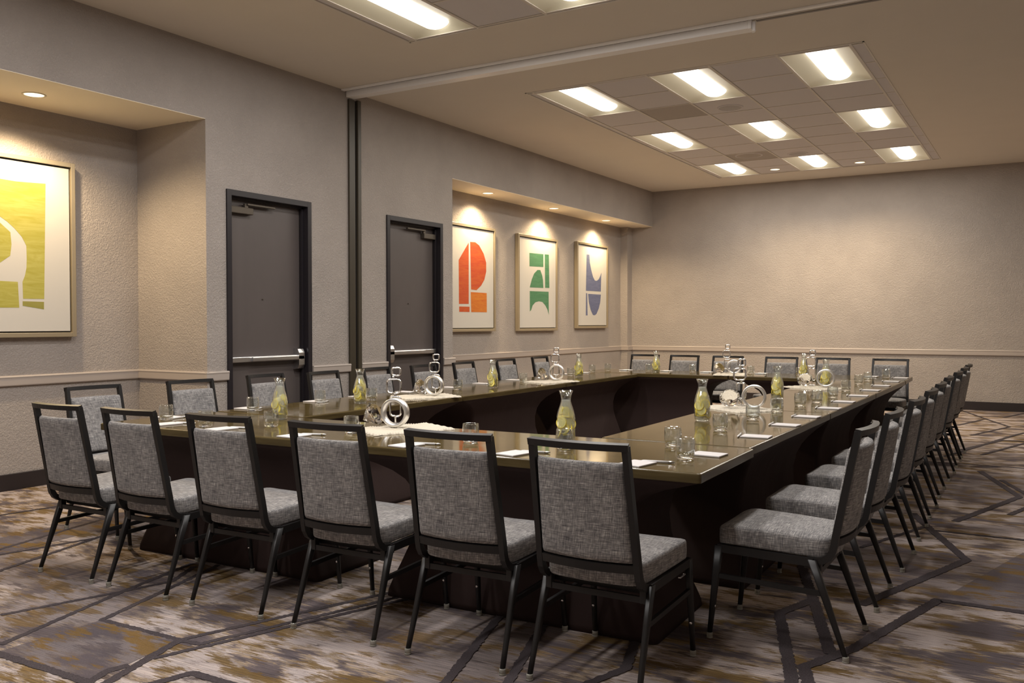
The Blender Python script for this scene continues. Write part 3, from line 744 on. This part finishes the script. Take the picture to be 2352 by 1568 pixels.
# tumblers
def make_tumbler():
    m = MB()
    out = [(.001, 0), (.030, 0), (.0345, .002), (.0375, .008), (.0395, .020), (.0412, .045), (.0405, .068), (.0385, .089), (.0378, .0905), (.0370, .089), (.0390, .068), (.0396, .045), (.0375, .024), (.033, .0165), (.020, .0145), (.001, .014)]
    m.lathe(out[3:13], 28, mi=0); m.lathe(out[:4], 28, mi=1); m.lathe(out[12:], 28, mi=1)
    return m.build('glass_tumbler', [M['thin'], M['glass']])
tum0 = make_tumbler(); first = True
TUM = [('L',-4.496,3.500),('L',-4.473,4.155),('L',-4.519,4.835),('L',-4.313,5.167),('L',-4.346,6.349),('L',-4.389,7.539),('L',-4.430,8.632),('L',-4.560,9.43),('F',-4.529,9.796),
       ('N',-4.004,3.375),('N',-3.698,3.567),('N',-3.117,3.568),('N',-2.386,3.593),('N',-1.885,3.612),('N',-1.491,3.944),('N',-1.308,3.604),
       ('R',-1.491,4.645),('R',-1.494,5.263),('R',-1.492,5.803),('R',-1.462,6.310),('R',-1.415,6.609),('R',-1.405,7.110),('R',-1.458,7.916),('R',-1.513,8.827),('R',-1.513,9.318),
       ('F',-4.035,9.87),('F',-3.533,9.976),('F',-2.867,10.011),('F',-2.313,9.946),('F',-1.444,10.002)]
for (r, x, y), od in zip(TUM, rows_label([t_[0] for t_ in TUM])):
    o = tum0 if first else copy_tree(tum0); first = False
    o.location = (x, y, ZP); o.rotation_euler = (0, 0, random.random() * 6)
    tag(o, 'clear glass tumbler on the %s of tables, %s %s' % (ROW[r], od, FROM[r]), 'glass', 'water tumblers')
# carafes
def slice_mesh(r=.029, th=.006):
    m = MB(); n = 24
    m.lathe([(r * .88, -th / 2), (r * .97, -th / 2), (r, -th * .2), (r, th * .2), (r * .97, th / 2), (r * .88, th / 2)], n, mi=0)
    m.lathe([(.0005, -th / 2 * .8), (r * .88, -th / 2 * .9)], n, mi=1, cap0=True); m.lathe([(r * .88, th / 2 * .9), (.0005, th / 2 * .8)], n, mi=1, cap1=True)
    me = m.mesh('lemon_slice'); me.materials.append(M['rind']); me.materials.append(M['flesh']); return me
SL = slice_mesh()
CORE = MB().bbox(-.0125, .0125, -.0125, .0125, -.0125, .0125, .004, seg=2).mesh('pale_core_cube'); CORE.materials.append(M['pale_core'])  # whitish cubes added as a pale core that brightens the lemon water
def make_carafe():
    o = empty('water_carafe')
    g = MB()
    out = [(.001, 0), (.038, 0), (.043, .003), (.0455, .010), (.0462, .03), (.0462, .105), (.0445, .125), (.038, .150), (.0295, .175), (.0248, .192), (.0240, .203), (.0262, .220), (.0345, .246),
           (.0335, .2465), (.0250, .220), (.0226, .203), (.0234, .192), (.0280, .175), (.0365, .150), (.0430, .125), (.0445, .105), (.0445, .03), (.0435, .010), (.038, .006), (.001, .005)]
    g.lathe(out, 36); g.build('carafe_glass', M['thin'], o)
    wt = MB(); wt.lathe([(.001, .008), (.034, .008), (.0395, .012), (.0402, .03), (.0402, .104), (.0385, .124), (.0325, .148), (.0245, .174), (.0205, .19), (.0200, .200), (.001, .201)], 28)
    wt.build('water', M['water'], o)
    return o
car0 = make_carafe(); first = True
CAR = [('L',-3.947,3.878),('L',-4.245,4.955),('L',-4.224,6.718),('L',-4.299,8.571),('N',-2.012,3.869),('R',-1.735,5.067),('R',-1.754,6.838),('R',-1.713,8.366),('F',-3.920,9.817),('F',-2.235,9.80)]
for (r, x, y), od in zip(CAR, rows_label([t_[0] for t_ in CAR])):
    o = car0 if first else copy_tree(car0); first = False
    o.location = (x, y, ZP)
    tag(o, 'glass carafe of iced lemon water on the %s of tables, %s %s' % (ROW[r], od, FROM[r]) if r != 'N' else 'only glass carafe of iced lemon water on the near row', 'carafe', 'lemon water carafes')
    view = math.atan2(-y, -x)
    for k in range(6):
        zz = .024 + k * .0225; rr = .016 if zz < .12 else .006
        ic = obj('pale_core_cube', CORE, None, o, (rr * math.cos(k * 2.3 + x), rr * math.sin(k * 2.3 + x), zz), (k, k * 1.7, k * .6))
        ic.scale = (1 if zz < .115 else .7,) * 3
    for k in range(9):
        zz = .032 + k * .0145 + random.uniform(-.005, .005); sc = 1.0 if zz < .105 else (.86 if zz < .125 else .70)
        an = view + (k * 2.4 + x * 9 + 1.5) % 5.2 - 2.6; up = k % 3 != 0
        rw = .0425 if zz < .115 else (.036 if zz < .135 else .030)       # inner wall radius at this height
        s_o = obj('lemon_slice', SL, None, o); s_o.scale = (sc,) * 3
        if up:
            d = max(.004, rw - .009); s_o.location = (d * math.cos(an), d * math.sin(an), zz)
            s_o.rotation_euler = (random.uniform(1.2, 1.6), random.uniform(-.5, .5), an + PI / 2 + random.uniform(-.3, .3))
        else:
            d = max(.0, rw - .029 * sc); s_o.location = (d * math.cos(an), d * math.sin(an), zz)
            s_o.rotation_euler = (random.uniform(-.45, .45), random.uniform(-.45, .45), random.random() * 6)
# notepads and pens
pad_me = MB().bbox(-.054, .054, -.07, .07, 0, .0065, .0012, seg=1).mesh('notepad'); pad_me.materials.append(M['pad'])
def pen_meshes():
    b = MB(); b.lathe([(.0015, -.070), (.0042, -.060), (.0048, -.05), (.0048, .045)], 12, cap0=True, cap1=True); b1 = b.mesh('barrel'); b1.materials.append(M['penwhite'])
    c = MB(); c.lathe([(.005, .045), (.005, .062), (.0032, .064), (.0032, .071)], 12, cap0=True, cap1=True); c.box(-.0012, .0012, .0045, .0068, .012, .06); c1 = c.mesh('clip_end'); c1.materials.append(M['steel'])
    return b1, c1
PB, PC = pen_meshes()
# (row, x, y, pad angle) ; local +y of a pad points away from its sitter
PADS = [('L',-4.60,3.60),('L',-4.62,4.24),('L',-4.60,4.87),('L',-4.61,5.37),('L',-4.60,5.94),('L',-4.575,6.55),('L',-4.61,7.13),('L',-4.61,7.73),('L',-4.62,8.93),('L',-4.63,9.30),
        ('N',-4.300,3.350),('N',-3.841,3.345),('N',-3.285,3.325),('N',-2.575,3.335),('N',-2.005,3.365),('N',-1.430,3.372),
        ('R',-1.262,3.770),('R',-1.255,4.490),('R',-1.252,5.080),('R',-1.252,5.600),('R',-1.250,6.229),('R',-1.262,6.801),('R',-1.270,7.418),('R',-1.282,8.076),('R',-1.293,8.714),('R',-1.304,9.394),('R',-1.303,10.041),
        ('F',-4.410,10.08),('F',-3.896,10.10),('F',-3.402,10.10),('F',-2.775,10.14),('F',-1.600,10.14)]
for (r, x, y), od in zip(PADS, rows_label([t_[0] for t_ in PADS])):
    ang = {'N': 0, 'R': PI / 2, 'L': -PI / 2, 'F': PI}[r] + random.uniform(-.08, .08)
    if r == 'N': ang -= .12
    o = obj('notepad', pad_me, None, None, (x, y, ZP), (0, 0, ang))
    tag(o, 'blank white notepad on the %s of tables, %s %s' % (ROW[r], od, FROM[r]), 'notepad', 'notepads')
    pn = tag(empty('ballpoint_pen'), 'silver-tipped white pen by the %s notepad %s, %s' % (od, FROM[r], ROW[r]), 'pen', 'pens')
    obj('barrel', PB, None, pn); obj('clip_end', PC, None, pn)
    # pen lies just beyond the head of the pad, at a slant
    lx, ly = {'N': (.062, .035), 'R': (0.0, .085), 'L': (.0, .085), 'F': (.0, .082)}[r]
    pa = {'N': -PI / 2 + .35, 'R': -PI / 2 + .1, 'L': PI / 2 + .2, 'F': PI / 2 - .1}[r]
    if r == 'N': lx, ly = .045, .088
    pn.location = (x + lx * math.cos(ang) - ly * math.sin(ang), y + lx * math.sin(ang) + ly * math.cos(ang), ZP + .0051)
    pn.rotation_euler = (-PI / 2, 0, ang + pa)
# centrepieces: crochet mat, crystal, aluminium ring, stacked squares
def mat_mesh(a=.165, b=.235):
    n = 22; mI = 30; V = []; F_ = []; sub = 3
    nx, ny = n * sub, mI * sub
    for j in range(ny + 1):
        for i in range(nx + 1):
            u = i / sub; v = j / sub
            bmp = abs(math.sin(PI * u)) * abs(math.sin(PI * v))
            ed = 1 if (0 < i < nx and 0 < j < ny) else 0
            wob = .0025 * math.sin(v * 2.1) if i in (0, nx) else 0
            wob2 = .0025 * math.sin(u * 2.3) if j in (0, ny) else 0
            V.append((-a + 2 * a * i / nx + wob, -b + 2 * b * j / ny + wob2, (.003 + .009 * bmp + .0015 * math.sin(u * 1.3 + v * .9)) * ed))
    for j in range(ny):
        for i in range(nx): q = j * (nx + 1) + i; F_.append((q, q + 1, q + nx + 2, q + nx + 1))
    m = MB(); m.add(V, F_, 0, True); me = m.mesh('crochet_placemat'); me.materials.append(M['mat']); return me
MATM = mat_mesh()
def gem_mesh(R=.068):
    n = 14; v = []
    ring = lambda r, z, off: [(r * math.cos(2 * PI * (i + off) / n), r * math.sin(2 * PI * (i + off) / n), z) for i in range(n)]
    v += ring(R * .55, .030, 0); v += ring(R * .82, .018, .5); v += ring(R, .0, 0); v += ring(R * .99, -.005, 0); v += ring(R * .55, -.042, .5); v.append((0, 0, -.078))
    f = [tuple(range(n))]
    for i in range(n):
        j = (i + 1) % n
        f += [(i, n + i, j), (n + i, n + j, j), (2 * n + i, 2 * n + j, n + i), (2 * n + j, n + j, n + i), (2 * n + i, 3 * n + i, 3 * n + j, 2 * n + j), (3 * n + i, 4 * n + i, 3 * n + j), (4 * n + i, 4 * n + j, 3 * n + j), (4 * n + i, 5 * n, 4 * n + j)]
    m = MB(); m.add(v, f); me = m.mesh('crystal_ornament'); me.materials.append(M['crystal']); return me
GEM = gem_mesh()
def ring_mesh(R=.078, r=.062, wd=.046):
    m = MB(); c = .003
    prof = [(R - c, -wd / 2), (R, -wd / 2 + c), (R, wd / 2 - c), (R - c, wd / 2), (r + c, wd / 2), (r, wd / 2 - c), (r, -wd / 2 + c), (r + c, -wd / 2), (R - c, -wd / 2)]
    m.lathe(prof, 56, smooth=False); me = m.mesh('aluminium_ring'); me.materials.append(M['alu'])
    for p in me.polygons: p.use_smooth = True
    return me
RING = ring_mesh()
def link_path(w_, h_, z0, x0=0):
    r = min(w_, h_) * .28; pts = []
    for cx, cz, a0 in ((w_ / 2 - r, h_ / 2 - r, 0), (-w_ / 2 + r, h_ / 2 - r, 90), (-w_ / 2 + r, -h_ / 2 + r, 180), (w_ / 2 - r, -h_ / 2 + r, 270)):
        for k in range(5):
            an = math.radians(a0 + 22.5 * k); pts.append((x0 + cx + r * math.cos(an), 0, z0 + h_ / 2 + cz + r * math.sin(an)))
    return pts
LINKS = [(.050, .034, .002, .004), (.072, .118, .040, .004), (.090, .088, .168, -.006), (.058, .054, .266, .008)]
LINKME = []
for w_, h_, z0, x0 in LINKS:
    m = MB()
    if h_ > .04: m.sweep(link_path(w_ - .011, h_ - .011, z0 + .0055, x0), (0, 1, 0), .022, .0115, closed=True, smooth=True, n=12)
    else: m.bbox(-.030, .034, -.024, .024, 0, .009, .003); m.bbox(x0 - .005, x0 + .005, -.006, .006, .008, .04, .002)
    m.bbox(x0 - .006, x0 + .006, -.007, .007, z0 + h_ - .003, z0 + h_ + .012, .002) if z0 < .2 else None
    me = m.mesh('square_link'); me.materials.append(M['chrome']); LINKME.append(me)
# (row, mat x, y, mat angle, gem xy, ring xy, ring heading, stack xy, stack heading, phrase)
CP = [('on the near row of tables', (-2.985, 3.83), -.45, (-3.190, 3.850), (-3.035, 3.830), .20, (-3.120, 3.935), .42),
      ('on the left row opposite the first door', (-4.165, 5.640), -.55, (-4.245, 5.690), (-4.105, 5.665), .22, (-4.190, 5.800), .40),
      ('on the left row below the red print', (-4.165, 7.690), -.35, (-4.290, 7.760), (-4.155, 7.790), .20, (-4.225, 7.900), .35),
      ('on the right row, nearer the camera', (-1.772, 5.890), .95, (-1.815, 5.850), (-1.655, 5.860), .12, (-1.795, 6.030), .10),
      ('on the right row, farther from the camera', (-1.750, 8.110), 1.0, (-1.835, 8.100), (-1.670, 8.150), .08, (-1.82, 8.28), .10),
      ('on the far row of tables', (-3.03, 9.78), .2, (-3.130, 9.720), (-2.985, 9.770), .24, (-3.11, 9.92), .25)]
for ph, mp, ma, gp, rp, ra, sp, sa in CP:
    _ge = (math.radians(62), math.radians(12), ma + 2.4)
    _rm = Matrix.Rotation(_ge[1], 3, 'Y') @ Matrix.Rotation(_ge[0], 3, 'X'); _low = min((_rm @ v.co).z for v in GEM.vertices)
    tag(obj('crochet_placemat', MATM, None, None, (*mp, ZP), (0, 0, ma)), 'cream knotted placemat under the ornaments %s' % ph, 'placemat', 'centrepiece placemats')
    zb = ZP + .0125
    tag(obj('crystal_ornament', GEM, None, None, (*gp, zb - _low), _ge), 'faceted diamond-shaped crystal ornament %s' % ph, 'ornament', 'crystal ornaments')
    tag(obj('aluminium_ring', RING, None, None, (*rp, zb + .078), (PI / 2, 0, ra)), 'upright brushed aluminium ring ornament %s' % ph, 'ornament', 'ring ornaments')
    st = tag(empty('stacked_squares_sculpture', (*sp, zb), sa), 'polished sculpture of stacked open squares %s' % ph, 'sculpture', 'stacked square sculptures')
    for i, me in enumerate(LINKME): obj('base_plate' if i == 0 else 'square_link', me, None, st)
